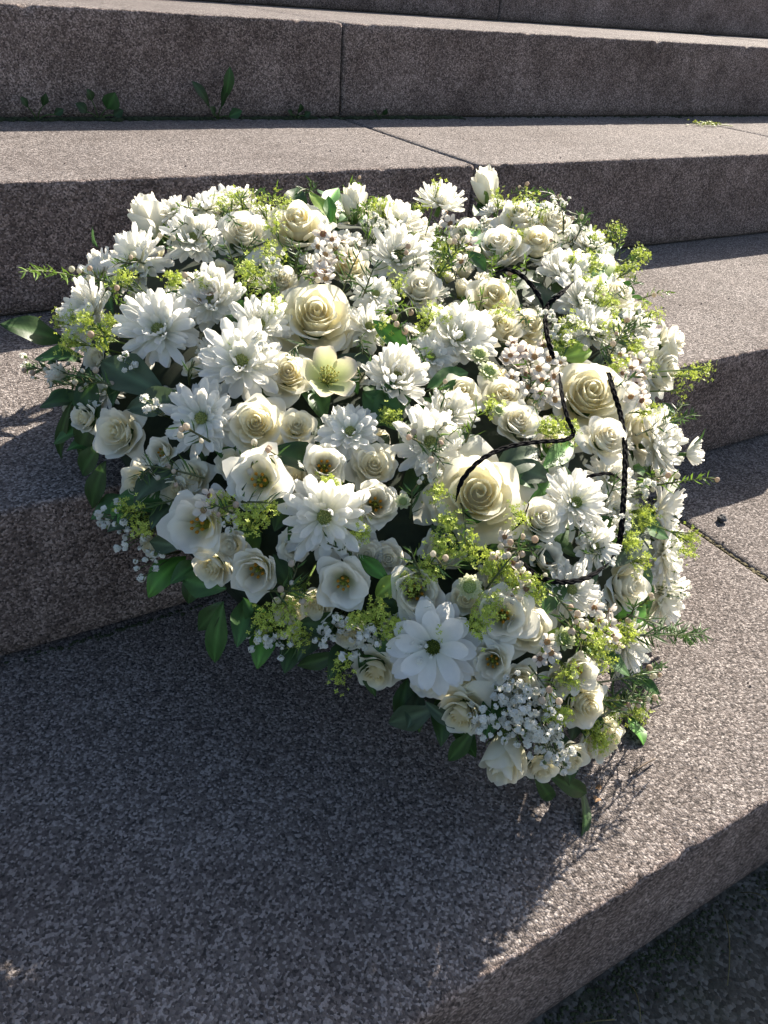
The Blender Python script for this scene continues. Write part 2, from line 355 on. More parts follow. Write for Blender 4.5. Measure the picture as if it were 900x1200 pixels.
def mum(R, dens=1.0, green=.5, cone=0.0):
    P = []; ph = random.uniform(0, 6)
    b = np.array([.70, .76, .52]); wht = np.array([.935, .93, .895])
    rings = [(22, -.16, 1.0, .125, .12), (21, .06, .98, .125, .16), (19, .30, .88, .115, .2), (16, .58, .70, .105, .2), (8, .9, .46, .09, .15)]
    cone += random.uniform(-.08, .22); b = lerp(b, [.80, .82, .58], random.random())
    dens *= random.uniform(.85, 1.1); lop = random.uniform(0, 6); lopa = random.uniform(.0, .3); wf = random.uniform(.82, 1.28); bo = random.uniform(-.3, .5); dens *= random.uniform(.8, 1.1)/wf**.5
    for ri, (n, e, L, W, bd) in enumerate(rings):
        n = max(6, int(n*dens))
        for j in range(n):
            rr = random.uniform(.74, 1.12); r0 = R*.13
            P.append(strap_petal(ph+(j+.5*(ri % 2)+random.uniform(-.22, .22))*2*math.pi/n, r0, (R-r0)*L*rr, R*W*wf*random.uniform(.8, 1.15), e+cone+random.gauss(0, .17)+lopa*math.cos(j*2*math.pi/n-lop), bd+bo+random.uniform(-.45, .5),
                                 random.uniform(.25, .75), -R*.06+R*.03*ri, (lerp(wht, b, .2+.10*ri), wht), tip=.78, twist=random.uniform(-.2, .2)))
    core = MB(); gc = lerp([.62, .62, .30], [.30, .42, .10], green)
    blob(core, (0, 0, R*.05), R*.16, gc, .9, (5, 9))
    for j in range(34):
        a = j*GA; r = R*.15*math.sqrt((j+.5)/34); z = R*(.20-.25*(r/R/.15)**2*.35)
        blob(core, (r*math.cos(a), r*math.sin(a), z), R*.026, lerp(gc, [.66, .70, .30], random.random()), 1.6, (3, 5))
    tube(core, [(0, 0, -R*.5), (0, 0, -R*.08)], R*.09, (.12, .2, .06), 6)
    return P, core
def daisy(R):                                          # broad petalled, dark green eye
    P = []; ph = random.uniform(0, 6); wht = np.array([.925, .92, .90])
    for ri, (n, e, L, W) in enumerate([(11, -.12, 1.0, .225), (10, .12, .96, .22), (8, .38, .82, .20)]):
        for j in range(n):
            P.append(strap_petal(ph+(j+.5*ri+random.uniform(-.2, .2))*2*math.pi/n, R*.14, R*.88*L*random.uniform(.9, 1.08), R*W*random.uniform(.9, 1.15), e+random.uniform(-.12, .12), random.uniform(-.35, .15),
                                 random.uniform(.1, .35), R*.03*ri, (lerp(wht, [.7, .76, .5], .3), wht), nu=8, nv=7, tip=.62, twist=random.uniform(-.15, .15), notch=.04))
    core = MB(); blob(core, (0, 0, R*.05), R*.17, (.10, .15, .03), .45, (5, 10))
    for j in range(60):
        a = j*GA; r = R*.165*math.sqrt((j+.5)/60); blob(core, (r*math.cos(a), r*math.sin(a), R*.12), R*.018, lerp([.10, .15, .03], [.28, .33, .06], random.random()), 1.6, (3, 5))
    return P, core
def helle(R):
    P = []
    for j in range(5):
        P.append(cup_petal(j*1.2566+.3, .74, R*.78, -R*.35, R*.28*random.uniform(.8, 1.2), .22, R, ruf=.04, base=.08, point=.42, swirl=.05,
                           cols=([.42, .54, .16], [.66, .72, .36], [.84, .74, .62]), nu=9, nv=9, flare=1.1))
    core = MB()
    for j in range(40):
        a = j*GA; r = R*.30*math.sqrt(j/40); e = np.array([r*math.cos(a), r*math.sin(a), R*random.uniform(-.05, .14)])
        tube(core, [np.array([e[0]*.3, e[1]*.3, -R*.33]), e], R*.012, (.62, .64, .25), 4); blob(core, e, R*.033, (.62, .60, .22), 1.2, (3, 5))
    return P, core
def pod(R):                                             # small pale green unopened head
    P = []
    for ri in range(3):
        for j in range(9): P.append(strap_petal((j+.5*ri)*.698, R*.35, R*.75, R*.2, .2+.35*ri, .5, .4, -R*.1, ([.45, .56, .22], [.78, .82, .60]), nu=5, nv=3))
    core = MB(); blob(core, (0, 0, 0), R*.5, (.50, .60, .26), .8, (5, 9))
    for j in range(30):
        a = j*GA; r = R*.46*math.sqrt((j+.5)/30); blob(core, (r*math.cos(a), r*math.sin(a), R*(.42-.5*(r/R)**2)), R*.07, (.58, .68, .34), 1.2, (3, 5))
    return P, core
KIND = {'R': ('rose', lambda R: rose(R, .75, 1.28)), 'r': ('rose', lambda R: rose(R, .55, .88, 22)), 'W': ('rose', lambda R: rose(R, .12, .9, 22)), 'B': ('rose_bud', lambda R: bud(R, .25)),
        'b': ('rose_bud', lambda R: bud(R, .6)), 'L': ('lisianthus', lambda R: lisi(R)), 'l': ('lisianthus', lambda R: lisi(R, .2, .8, 3)), 'C': ('chrysanthemum', lambda R: mum(R)),
        'G': ('chrysanthemum', lambda R: mum(R, 1.0, 1.0)), 'S': ('chrysanthemum', lambda R: mum(R, .85, .5, .25)), 'T': ('chrysanthemum', lambda R: mum(R, .6, .5, .8)), 'D': ('daisy', daisy), 'H': ('hellebore', helle), 'p': ('scabious_head', pod)}
# kind, pixel x, pixel y, radius in pixels, facing (right, up in the picture), lift
FL = [('R',370,372,54,0,0,0),('R',560,582,64,-.1,-.1,.0),('R',690,464,56,-.2,0,0),('r',350,264,40,-.1,.1,0),('r',410,312,29,0,0,0),('r',338,438,31,0,0,0),('R',300,498,40,0,-.1,0),
 ('r',348,500,24,.1,0,-.004),('R',578,350,34,0,0,0),('r',588,384,28,.1,0,0),('r',617,384,27,.3,0,-.004),('r',588,465,30,0,0,0),('W',607,494,30,0,0,.004),('W',711,513,31,0,.1,.012),('W',776,434,32,.3,-.1,0),
 ('W',634,608,31,0,0,.006),('W',737,686,35,.1,0,0),('B',570,222,21,0,1.4,.004),('B',415,240,20,0,1.3,.004),('B',178,261,27,-.3,1.0,.004),('W',492,338,28,0,0,0),('W',287,272,33,0,0,0),('W',584,292,38,-.1,0,0),
 ('r',628,285,30,.1,.1,0),('W',608,256,30,0,.2,0),('W',648,262,26,.2,.3,0),('r',138,507,33,-.1,-.1,0),('r',164,567,30,-.2,-.2,0),('r',98,490,20,-.4,-.1,0),('r',248,665,27,-.2,-.5,0),
 ('l',301,669,36,-.3,-.3,0),('L',303,562,37,-.1,-.1,.01),('L',231,616,37,-.1,-.2,.004),('l',440,591,34,.1,-.1,.004),('L',402,684,33,0,-.2,.004),('l',380,546,32,0,0,0),('r',438,546,31,0,0,-.004),
 ('l',487,694,38,.2,-.1,0),('L',589,722,34,-.1,-.1,.004),('r',618,737,33,.1,0,-.004),('l',577,775,31,-.2,-.2,0),('l',676,787,27,.1,-.1,.004),('r',685,826,31,.1,-.1,.002),('b',592,882,32,-.3,-1.0,0),('R',706,868,38,.3,-.7,0),
 ('R',540,838,34,-.4,-.8,0),('R',440,788,30,-.2,-.8,0),('r',371,710,24,-.1,-.4,0),('r',540,463,29,.1,.1,0),('W',752,505,36,.3,0,-.01),('W',650,520,30,0,0,-.014),('r',545,703,23,.1,0,0),
 ('C',187,388,48,-.1,-.1,0),('C',246,352,42,0,0,0),('C',283,426,52,0,0,.004),('C',304,382,40,.1,.1,0),('C',237,491,46,-.1,-.1,0),('C',160,305,44,-.2,0,0),('C',104,368,42,-.3,-.1,0),
 ('C',227,281,38,0,0,0),('C',241,245,34,0,.4,0),('C',275,240,30,0,.4,-.004),('C',464,445,45,.3,.3,.006),('C',503,520,47,.1,0,.004),('C',410,507,38,0,0,0),('C',526,486,35,.1,.1,0),('C',380,606,54,-.1,-.1,.008),
 ('D',508,757,56,-.1,-.2,.008),('G',673,590,42,.1,0,.01),('S',695,640,32,.3,-.3,.006),('C',462,264,38,0,.2,0),('C',466,304,42,0,0,0),('C',538,396,44,0,0,0),('C',432,384,32,.1,0,-.004),('C',682,355,40,.2,.1,0),
 ('C',695,388,34,.2,0,0),('C',662,318,34,0,.1,0),('C',688,288,28,.3,.4,0),('C',516,238,30,0,.4,0),('C',770,520,40,.7,0,.006),('T',806,532,20,1.5,.2,.006),('C',774,600,44,.8,.1,0),('C',779,648,38,.8,0,0),
 ('C',776,702,40,.7,-.4,0),('C',714,562,30,0,.3,-.004),('C',668,692,38,0,.1,-.004),('C',735,757,38,.5,-.2,0),('C',440,346,28,0,0,.002),('C',484,273,26,0,.2,0),('C',715,600,30,.3,0,-.01),('H',385,440,41,.2,.2,.012),
 ('p',561,417,13,0,0,.012),('p',572,437,14,.1,0,.012),('p',584,482,9,0,0,.014),('p',550,688,16,.1,.1,.012),('p',472,588,10,0,0,.014),('p',660,748,15,.3,.2,.01),('W',545,275,26,0,.1,0),('W',720,345,28,.3,.2,0),('C',745,395,30,.5,.2,-.004),
 ('W',790,400,24,.7,.3,-.004),('C',118,318,30,-.3,.3,0),('C',205,250,26,-.1,.6,0),('W',330,330,26,0,0,-.008),('C',505,420,30,0,0,-.008),('r',520,640,26,0,-.1,-.01),('W',455,655,24,0,-.1,-.01),('C',640,565,28,0,0,-.012),('r',225,560,24,0,0,-.014),('r',205,575,20,-.1,-.1,-.008),('W',270,640,22,-.1,-.2,-.006),('l',345,640,24,0,-.1,-.008),('r',340,715,22,-.1,-.3,-.004),('W',430,650,22,0,0,-.008),('r',470,740,26,-.1,-.3,-.006),('r',410,745,22,-.1,-.4,-.004),('l',640,655,26,0,0,-.008),('r',610,800,24,0,-.2,-.006),('W',655,800,22,0,-.1,-.006),('r',545,795,24,-.2,-.3,-.006),('r',635,900,24,-.1,-.8,0),('r',668,890,26,.1,-.7,-.002),('W',500,800,24,-.2,-.5,-.004),('l',190,530,22,-.1,-.1,-.008),('r',270,540,20,0,0,-.01),('r',345,560,20,0,0,-.01),('W',255,590,20,0,0,-.008)]
RC = CR[:, 0]; UC = CR[:, 1]
specs = []
for (k, px, py, rp, ex, ey, lf) in FL:
    P, n, uv = hit(px, py, lf); R_ = rp*depth(P)/FPX*{'C': 1.06, 'G': 1.06, 'S': 1.06, 'D': 1.0, 'H': 1.0, 'p': 1.0, 'B': 1.12, 'b': 1.12, 'R': 1.12, 'L': 1.28, 'l': 1.28, 'r': 1.24}.get(k, 1.2)
    z = unit(n + .55*unit(CP-P) + ex*RC + ey*UC)
    specs.append([k, P, z, R_, rp]); taken_add(uv, R_*.9)
# filler heads wherever the dome is still bare (also on the sides the photograph does not show)
tries = 0
lo, hi = OUT.min(0), OUT.max(0)
while tries < 5000:
    tries += 1
    uv = lo+(hi-lo)*rng.random(2); d = sdist(uv)[0]
    if d < -.004: continue
    R_ = random.uniform(.011, .021)
    if any((uv[0]-a)**2+(uv[1]-b)**2 < (R_*.62+r*.88)**2 for a, b, r in TAKEN): continue
    h = float(dome_h(uv)[0])-.016; n = dome_n(*uv)
    specs.append([random.choice('rWWCClr'), to_w(uv[0], uv[1], h), unit(n+rng.normal(0, .2, 3)), R_, 0]); taken_add(uv, R_)
specs.sort(key=lambda s: -s[4])
budget = 300
LABEL = {'H': 'greenish cream hellebore with pink flushed sepals', 'D': 'broad petalled white daisy with dark green eye'}
for k, P, z, R_, rp in specs:
    name, fn = KIND[k]; pet, core = fn(R_)
    fx = frame(z, rng.normal(size=3)); co = core.build(name, 'petal'); place(co, P, fx)
    if k in LABEL: co['label'] = LABEL[k]
    if rp and len(pet) <= budget and (rp >= 32 or k == 'H') and k not in 'CGS' or (rp >= 54 and len(pet) <= budget):
        budget -= len(pet)
        for v, f, c in pet:
            m = MB(); m.add(v, f, c); m.build('petal', 'petal', co)
    else:
        m = MB()
        for v, f, c in pet: m.add(v, f, c)
        o = m.build('petals', 'petal', co); o['kind'] = 'stuff'

mb = MB(); A_ = hit(768, 534, .004)[0]; B_ = hit(797, 533, .004)[0]; tube(mb, bez(A_, (A_+B_)/2+PN*.003, B_, 8)-HB, .0016, (.14, .22, .07), 6); mb.build('stem', 'leaf', heart)
# ---------------------------------------------------------------- leaves
LC = {'dk': (.034, .072, .019), 'gy': (.06, .092, .05), 'br': (.075, .20, .03), 'ye': (.24, .35, .06), 'md': (.05, .12, .03)}
def leaf_mesh(L, W, col, bend=.4, fold=.25, nu=9, nv=7, ovate=.45, wav=.05):
    s = np.linspace(0, 1, nu); t = np.linspace(-1, 1, nv); th = bend*(s-.3)*1.4
    ds = L/(nu-1); x = np.concatenate([[0], np.cumsum(np.cos(th[1:])*ds)]); z = -np.concatenate([[0], np.cumsum(np.sin(th[1:])*ds)])
    wd = W*(np.clip(s/ovate, 0, 1)**.75*(s < ovate)+(s >= ovate)*np.cos(np.clip((s-ovate)/(1-ovate), 0, 1)*math.pi/2)**.85)+L*.006
    ph = random.uniform(0, 6)
    y = wd[:, None]*t[None]*(1-.1*fold); zz = z[:, None]+fold*wd[:, None]*np.abs(t[None])+wav*W*np.sin(s[:, None]*9+ph)*t[None]**2
    c = np.array(col); mid = np.exp(-(t/.12)**2)[None, :, None]*.8
    side = (.15*np.sin(s[:, None]*38+np.abs(t[None])*9))[..., None]
    cc = c[None, None]*(1+mid+side)
    return np.stack([x[:, None]+0*y, y, zz], -1).reshape(-1, 3), gridf(nu, nv), cc.repeat(nu, 0).reshape(-1, 3) if cc.shape[0] == 1 else cc.reshape(-1, 3)
def leaf(p0, p1, wpx, col, bend=.5, lift0=-.012, lift1=.004, face=0.0):
    A, nA, _ = hit(*p0, lift0); B, nB, _ = hit(*p1, lift1)
    d = B-A
    L = np.linalg.norm(d); W = wpx*depth(A)/FPX
    x = unit(d); z = unit(nA+.8*unit(CP-A)+face*RC); z = unit(z-x*np.dot(z, x)); F = np.column_stack([x, np.cross(z, x), z])
    m = MB(); c = np.array(LC[col])*random.uniform(.85, 1.15); m.add(*leaf_mesh(L, W, c, bend, random.uniform(.1, .4), wav=.14))
    o = m.build('leaf', 'leaf'); place(o, A, F); return o
LV = [((482,420),(438,372),13,'br',.3,0,.016),((470,505),(425,455),22,'md',.4,0,.008),((440,500),(470,455),20,'md',.3,0,.01),((500,455),(552,432),15,'md',.4,0,.01),((575,560),(637,520),20,'gy',.4,-.004,.01),((590,545),(650,560),16,'gy',.3,0,.004),
 ((720,665),(762,602),20,'gy',.2,0,.014),((715,625),(700,668),16,'gy',.3,-.004,.006),((195,465),(108,415),26,'gy',.4,-.004,.006),((150,480),(215,462),18,'gy',.4,-.004,.008),((105,430),(100,500),16,'dk',.4,0,.0),((560,300),(548,248),9,'br',.4,0,.01),
 ((580,300),(560,262),9,'md',.4,0,.014),((552,290),(600,265),8,'md',.4,0,.014),((570,318),(548,292),10,'md',.4,0,.014),((395,262),(362,222),9,'ye',.2,0,.016),((375,255),(398,214),10,'br',.2,0,.016),((388,262),(385,228),8,'br',.2,0,.018),
 ((75,400),(4,376),17,'dk',.3,0,.004),((85,470),(60,545),8,'dk',.5,0,0),((118,470),(85,540),15,'dk',.4,-.006,0),((120,520),(88,560),14,'dk',.4,-.006,0),((125,540),(100,600),14,'dk',.4,-.006,0),((110,470),(58,478),15,'dk',.5,-.006,0),
 ((265,690),(205,678),17,'md',.4,-.01,.002),((262,705),(228,742),13,'dk',.3,-.01,0),((262,705),(246,785),14,'md',.4,-.01,-.002),((285,700),(320,748),15,'md',.4,-.01,0),((400,765),(345,783),11,'dk',.3,-.01,0),((420,760),(440,820),8,'dk',.3,-.01,0),((510,830),(452,850),17,'gy',.3,-.01,0),
 ((498,822),(540,856),9,'gy',.3,-.006,.002),((555,855),(524,895),11,'dk',.3,-.01,0),((640,905),(700,938),11,'dk',.4,-.012,-.004),((625,905),(655,950),9,'dk',.4,-.012,-.004),((680,920),(692,985),8,'dk',.5,-.012,-.006),((735,840),(758,870),12,'br',.4,-.01,0),((745,795),(775,812),8,'md',.6,-.008,.004),
 ((655,420),(695,410),14,'ye',.2,0,.014),((665,395),(650,420),10,'ye',.2,0,.01),((700,335),(712,288),15,'ye',.2,0,.016),((688,340),(720,310),13,'br',.2,0,.012),((720,335),(745,342),10,'br',.3,0,.012),((640,370),(622,325),20,'dk',.3,-.01,-.002),((600,340),(640,318),14,'dk',.3,-.012,-.004),((650,360),(665,325),14,'dk',.3,-.01,0),
 ((690,430),(725,425),14,'gy',.3,0,.008),((420,650),(455,680),10,'br',.4,-.004,.008),((440,700),(470,672),12,'ye',.3,-.004,.01),((620,590),(645,545),14,'br',.3,-.006,.004),((640,560),(600,560),14,'md',.4,-.006,.004),((655,660),(640,720),16,'md',.3,-.01,.0),((600,560),(640,590),14,'br',.3,-.01,.0),
 ((570,640),(610,660),12,'dk',.4,-.01,.0),((505,615),(540,650),12,'dk',.3,-.01,0),((745,570),(775,545),9,'dk',.4,0,.006),((800,535),(830,505),4,'md',.2,0,.004),((115,290),(103,264),5,'md',.3,0,.008),((340,690),(320,650),14,'dk',.3,-.012,-.004),((455,510),(430,540),12,'dk',.3,-.012,-.002),
 ((670,520),(640,545),13,'br',.3,-.004,.006),((480,470),(440,462),20,'md',.4,0,.012),((745,720),(775,715),10,'ye',.4,0,.006),((560,520),(520,500),12,'dk',.3,-.01,.002),((635,770),(655,735),11,'ye',.3,0,.006),((215,640),(170,635),12,'gy',.3,-.006,.002),((620,590),(640,640),14,'dk',.3,-.01,0),((690,830),(650,800),12,'dk',.3,-.01,0)]
for p0, p1, w_, c, b, l0, l1 in LV: leaf(p0, p1, w_, c, b, l0, l1)
# undergrowth: dark leaves poking out between and beneath the heads, and a skirt round the rim
shared = []
for c in ('dk', 'md', 'gy', 'dk', 'md', 'dk', 'br', 'md'):
    m = MB(); m.add(*leaf_mesh(.048, .012, LC[c], random.uniform(.3, 1.1), random.uniform(.15, .4), wav=.15)); shared.append(m.build('leaf', 'leaf'))
cnt = 0; used = set()
def put_shared(P, F, sc):
    i = random.randrange(len(shared)); o = shared[i]
    if i in used: o = o.copy(); COL.objects.link(o)
    used.add(i); place(o, P, F*sc)
while cnt < 150:
    uv = lo+(hi-lo)*rng.random(2)
    if sdist(uv)[0] < .01: continue
    n = dome_n(*uv); a = random.uniform(0, 6.28); tdir = np.array([math.cos(a), 0, 0])+PV*math.sin(a)
    x = unit(tdir+n*random.uniform(.1, .8)); z = unit(n-x*np.dot(n, x))
    put_shared(to_w(uv[0], uv[1], float(dome_h(uv)[0])-.024), np.column_stack([x, np.cross(z, x), z]), random.uniform(.7, 1.1)); cnt += 1
for i in range(84):
    t = random.uniform(0, nO); k = int(t); uv = OUT[k]+(OUT[(k+1) % nO]-OUT[k])*(t-k)
    out = unit(np.append(uv-cen, 0)); o3 = np.array([out[0], 0, 0])+PV*out[1]
    uv2 = uv-out[:2]*.018
    x = unit(o3+np.array([1, 0, 0])*random.uniform(-.6, .6)+PN*random.uniform(-.45, .35)); z = unit(PN-x*np.dot(PN, x))
    put_shared(to_w(uv2[0], uv2[1], random.uniform(.012, .040)), np.column_stack([x, np.cross(z, x), z]), random.uniform(.6, .95))

# ---------------------------------------------------------------- fine sprigs
def florets(mb, c, up, size, col, n=4):
    F = frame(up, rng.normal(size=3)); a0 = random.uniform(0, 6)
    for k in range(n):
        a = a0+k*2*math.pi/n; d = F[:, 0]*math.cos(a)+F[:, 1]*math.sin(a); e = np.cross(F[:, 2], d)
        mb.add([c, c+d*size*.55+e*size*.30+up*size*.12, c+d*size+up*size*.22, c+d*size*.55-e*size*.30+up*size*.12], [(0, 1, 2, 3)], col*random.uniform(.8, 1.15))
def lime(px, py, rp, dens=1.0, ex=0, ey=0):
    P, n, _ = hit(px, py, .008); R_ = rp*depth(P)/FPX; up = unit(n+.35*unit(CP-P)+ex*RC+ey*UC); mb = MB()
    root = P-up*.018+unit(to_w(cen[0], cen[1], .05)-P)*.032; ncl = max(4, int(9*dens))
    mid_ = root+(P-root)*.7; tube(mb, bez(root, (root+mid_)/2+up*.003, mid_, 4), .0007, (.16, .24, .05), 4)
    base = np.array([.52, .61, .11])
    for _ in range(ncl):
        d = rng.normal(size=3); d = unit(d+up*.5)*R_*random.uniform(.35, 1.0); c = P+d
        tube(mb, bez(mid_, (mid_+c)/2+up*.003, c, 4), .0004, (.16, .24, .05), 4)
        for _ in range(int(13*dens)):
            q = c+rng.normal(0, 1, 3)*max(.0035, R_*.18); florets(mb, q, unit(up+rng.normal(0, .7, 3)), random.uniform(.0014, .0024), base*random.uniform(.75, 1.2))
    mb.v = [v-HB for v in mb.v]; o = mb.build('lime_flower_sprig', 'fine', heart, False); o['kind'] = 'stuff'
for a in [(285,235,20),(262,238,14),(305,243,10,.7),(305,328,26),(322,300,14),(290,318,14),(500,375,18),(520,372,10,.7),(690,312,18),(722,275,14),(747,300,12),(735,318,12),(668,383,20),(660,400,12),(708,390,22),(712,362,16),(735,410,20),(700,345,14),
          (722,430,16),(805,440,14),(825,432,9,.7),(800,458,8,.6),(172,607,24),(155,600,14),(100,380,13),(70,378,10,.7),(85,400,12),(120,395,12),(492,670,16),(505,668,10,.7),(478,683,10,.7),(445,718,20),(420,722,14),(460,735,12),(335,722,22),(310,730,16),(350,745,14),
          (395,792,10,.7),(400,775,8,.6),(610,682,22),(590,672,14),(625,690,12),(668,790,14),(700,765,20),(690,745,18),(730,742,14),(705,855,16),(700,865,10),(722,830,18),(760,482,14),(790,490,9,.6),(748,655,20),(735,640,14),(512,578,10,.8),(525,612,12),(548,640,14),(520,640,12),
          (805,630,12),(802,648,8,.7),(660,505,14),(640,505,12),(560,735,14),(575,712,14),(520,745,8,.6),(290,612,22),(270,595,18),(310,600,16),(650,838,10),(745,838,14),(750,610,14),(640,405,8,.6),(205,330,12),(150,330,8,.6),(575,660,12),(495,240,10,.7),(512,222,8,.6),(440,245,10,.7)]:
    lime(*a)
def breath(px, py, rp, n, ex=0, ey=0, size=(.0020, .0040)):
    P, nn, _ = hit(px, py, .015); R_ = rp*depth(P)/FPX; up = unit(nn+.5*unit(CP-P)+ex*RC+ey*UC); F = frame(up); mb = MB(); root = P-up*.055
    for i in range(n):
        a = i*GA; r = R_*math.sqrt((i+.5)/n)*random.uniform(.75, 1.1)
        c = P+F[:, 0]*r*math.cos(a)+F[:, 1]*r*math.sin(a)+up*random.uniform(-.010, .010); s = random.uniform(*size)
        tube(mb, bez(root, (root+c)/2+up*.004, c, 4), .00035, (.20, .27, .12), 3)
        blob(mb, c-up*s*.5, s*.5, (.35, .45, .2), 1.0, (3, 5))
        for j in range(9):
            d = unit(rng.normal(size=3)+up*.9); e = frame(d, rng.normal(size=3))
            x, y = e[:, 0]*s*.62, e[:, 1]*s*.62; t = c+d*s*.75
            mb.add([c, t+x*.9-d*s*.1, t+y*.9+d*s*.15, t-x*.9-d*s*.1, t-y*.9-d*s*.05, t-d*s*.25], [(1, 2, 5), (2, 3, 5), (3, 4, 5), (4, 1, 5)], np.array([.94, .94, .90])*random.uniform(.92, 1))
    mb.v = [v-HB for v in mb.v]; o = mb.build('baby_breath_sprig', 'petal', heart); o['kind'] = 'stuff'
for a in [(625,835,38,60),(600,815,26,26),(640,868,30,34),(655,885,18,14),(565,845,20,16),(605,850,24,22),(150,628,24,14),(175,660,20,10),(120,610,12,6),(140,590,12,6),(330,745,24,18),(300,745,18,10),(395,735,20,14),(380,745,14,8),(655,238,12,12,.1,.6),(625,250,12,8,0,.4),(655,385,18,18),(640,370,12,10),(792,690,18,18,.6,0),(785,665,12,9,.6,0),(490,765,18,10),(415,760,14,8),(435,745,16,12),(745,830,14,9),(35,428,12,7,-.5,.1),(150,425,10,5)]:
    breath(*a)
def needles(p0, p1, l0=-.02, l1=.014, n=26, ln=.016, col=(.06, .12, .03), buds=0, arc=.012):
    A, nA, _ = hit(*p0, l0+.010); B, nB, _ = hit(*p1, l1+.012); mb = MB(); path = bez(A, (A+B)/2+nA*arc, B, 12)
    tube(mb, path, np.linspace(.0009, .0004, 12), (.10, .12, .05), 4); L = np.linalg.norm(B-A)
    n = max(10, int(n*L/.07))
    for i in range(n):
        s = .12+.88*i/n; k = s*11; j = min(int(k), 10); c = path[j]+(path[j+1]-path[j])*(k-j); ax = unit(path[j+1]-path[j])
        sd = unit(np.cross(ax, rng.normal(size=3))); d = unit(ax*random.uniform(.7, 1.2)+sd); l_ = ln*random.uniform(.6, 1.15)*(1-.35*s)
        e = unit(np.cross(d, rng.normal(size=3)))*.0008; mid = c+d*l_*.5+sd*l_*.05; tip = c+d*l_-sd*l_*.03
        f = unit(np.cross(d, e))*.0005
        mb.add([c-e*.5, c+e*.5, mid+e, mid-e, tip, mid+f], [(0, 1, 5), (1, 2, 5), (3, 0, 5), (2, 4, 5), (4, 3, 5)], np.array(col)*random.uniform(.7, 1.4))
    mb.v = [v-HB for v in mb.v]; o = mb.build('needle_sprig', 'leaf', heart, False)
    for i in range(buds):
        s = random.uniform(.35, 1.0); j = min(int(s*11), 11); sd = rng.normal(size=3); c = path[j]+unit(sd+nA*.8)*random.uniform(.006, .012)
        m2 = MB(); tube(m2, [path[j], (path[j]+c)/2+nA*.001, c], .0005, (.2, .2, .1), 4); r = random.uniform(.0017, .0028)
        blob(m2, c, r, random.choice([(.60, .49, .39), (.76, .72, .62), (.66, .58, .48), (.74, .72, .60)]), 1.05, (5, 8))
        F = frame(c-path[j]); m2.v = [v-HB for v in m2.v]; b_ = m2.build('bud', 'petal', o)
GRN = (.06, .12, .03); YG = (.16, .26, .04)
for a in [((280,330),(262,285),),((275,325),(300,280),),((350,330),(338,282),),((345,325),(352,292),),((400,345),(425,290),-.01,.02,18,.02),((430,345),(400,330),-.01,.02,16,.02),((425,350),(440,310),-.01,.02,16,.022),((110,330),(28,318),-.01,.006,26,.014,YG),((150,350),(95,320),-.01,.008,20,.014,GRN,4),
          ((110,445),(30,430),-.01,.004,24,.014,GRN,6),((150,450),(55,455),-.012,.004,24,.016,GRN,5),((150,460),(80,435),-.01,.006,22,.016,GRN,3),((240,560),(170,545),-.01,.012,22,.018,GRN,3),((230,580),(128,610),-.008,.006,34,.014,GRN),((290,610),(250,590),-.01,.012,18,.016,GRN,3),((505,500),(515,530),-.004,.016,20,.018,GRN,3),((470,510),(520,545),-.01,.012,20,.016,GRN,5),
          ((545,520),(560,480),-.01,.012,20,.016,YG),((550,500),(525,512),-.01,.012,16,.016,YG),((250,520),(210,500),-.01,.010,20,.016,GRN,4),((330,705),(350,660),-.01,.008,20,.022,GRN,2),((310,690),(355,690),-.01,.010,20,.022,GRN,2),((490,660),(540,665),-.01,.014,18,.018,GRN,2),((500,690),(480,640),-.01,.012,18,.018,GRN,1),
          ((700,440),(735,375),-.01,.012,28,.020,GRN,2),((690,420),(765,375),-.01,.012,28,.018,GRN,3),((700,360),(750,330),-.01,.008,24,.018,GRN),((720,300),(725,262),-.01,.006,20,.016,YG),((660,275),(655,240),-.01,.006,18,.014,GRN,2),((670,290),(690,250),-.01,.006,18,.014,GRN),((530,320),(515,265),-.008,.014,22,.018,YG,4),((510,330),(545,285),-.008,.014,22,.018,GRN,4),((430,290),(428,240),-.01,.012,20,.018,YG),
          ((745,510),(815,485),-.006,.006,30,.018,GRN),((770,500),(800,470),-.006,.006,22,.016,GRN),((760,570),(832,560),-.006,.004,30,.014,YG,2),((740,575),(775,555),-.006,.008,20,.012,GRN,5),((720,745),(826,742),-.006,.004,40,.020,GRN),((735,720),(815,752),-.006,.004,36,.020,GRN),((700,800),(775,780),-.006,.006,30,.016,GRN,6),((690,820),(770,815),-.008,.004,28,.018,GRN,3),((700,840),(745,800),-.008,.008,24,.016,GRN,4),
          ((640,690),(680,745),-.008,.010,24,.016,GRN,5),((680,770),(655,720),-.008,.010,22,.016,GRN,4),((570,690),(610,640),-.008,.010,22,.016,GRN,4),((590,650),(630,640),-.008,.010,18,.014,GRN,5),((620,780),(645,815),-.008,.012,18,.014,YG,3),((540,590),(545,640),-.012,.004,16,.016,GRN),((270,590),(320,590),-.012,.006,20,.018,GRN),((280,540),(330,535),-.014,.004,18,.018,GRN,2),((700,600),(720,555),-.01,.010,20,.014,GRN),((640,450),(625,480),-.01,.010,16,.012,GRN),((380,740),(330,760),-.014,.002,20,.016,GRN),((700,470),(745,440),-.01,.01,20,.016,GRN,2)]:
    needles(*a)
def gap_px():                                          # a picture point where the dome shows between the heads
    while True:
        uv = lo+(hi-lo)*rng.random(2)
        if sdist(uv)[0] < .008 or any((uv[0]-a)**2+(uv[1]-b)**2 < (r*.62)**2 for a, b, r in TAKEN): continue
        q = CR.T@(to_w(uv[0], uv[1], float(dome_h(uv)[0]))-CP); return CX+FPX*q[0]/-q[2], CY-FPX*q[1]/-q[2]
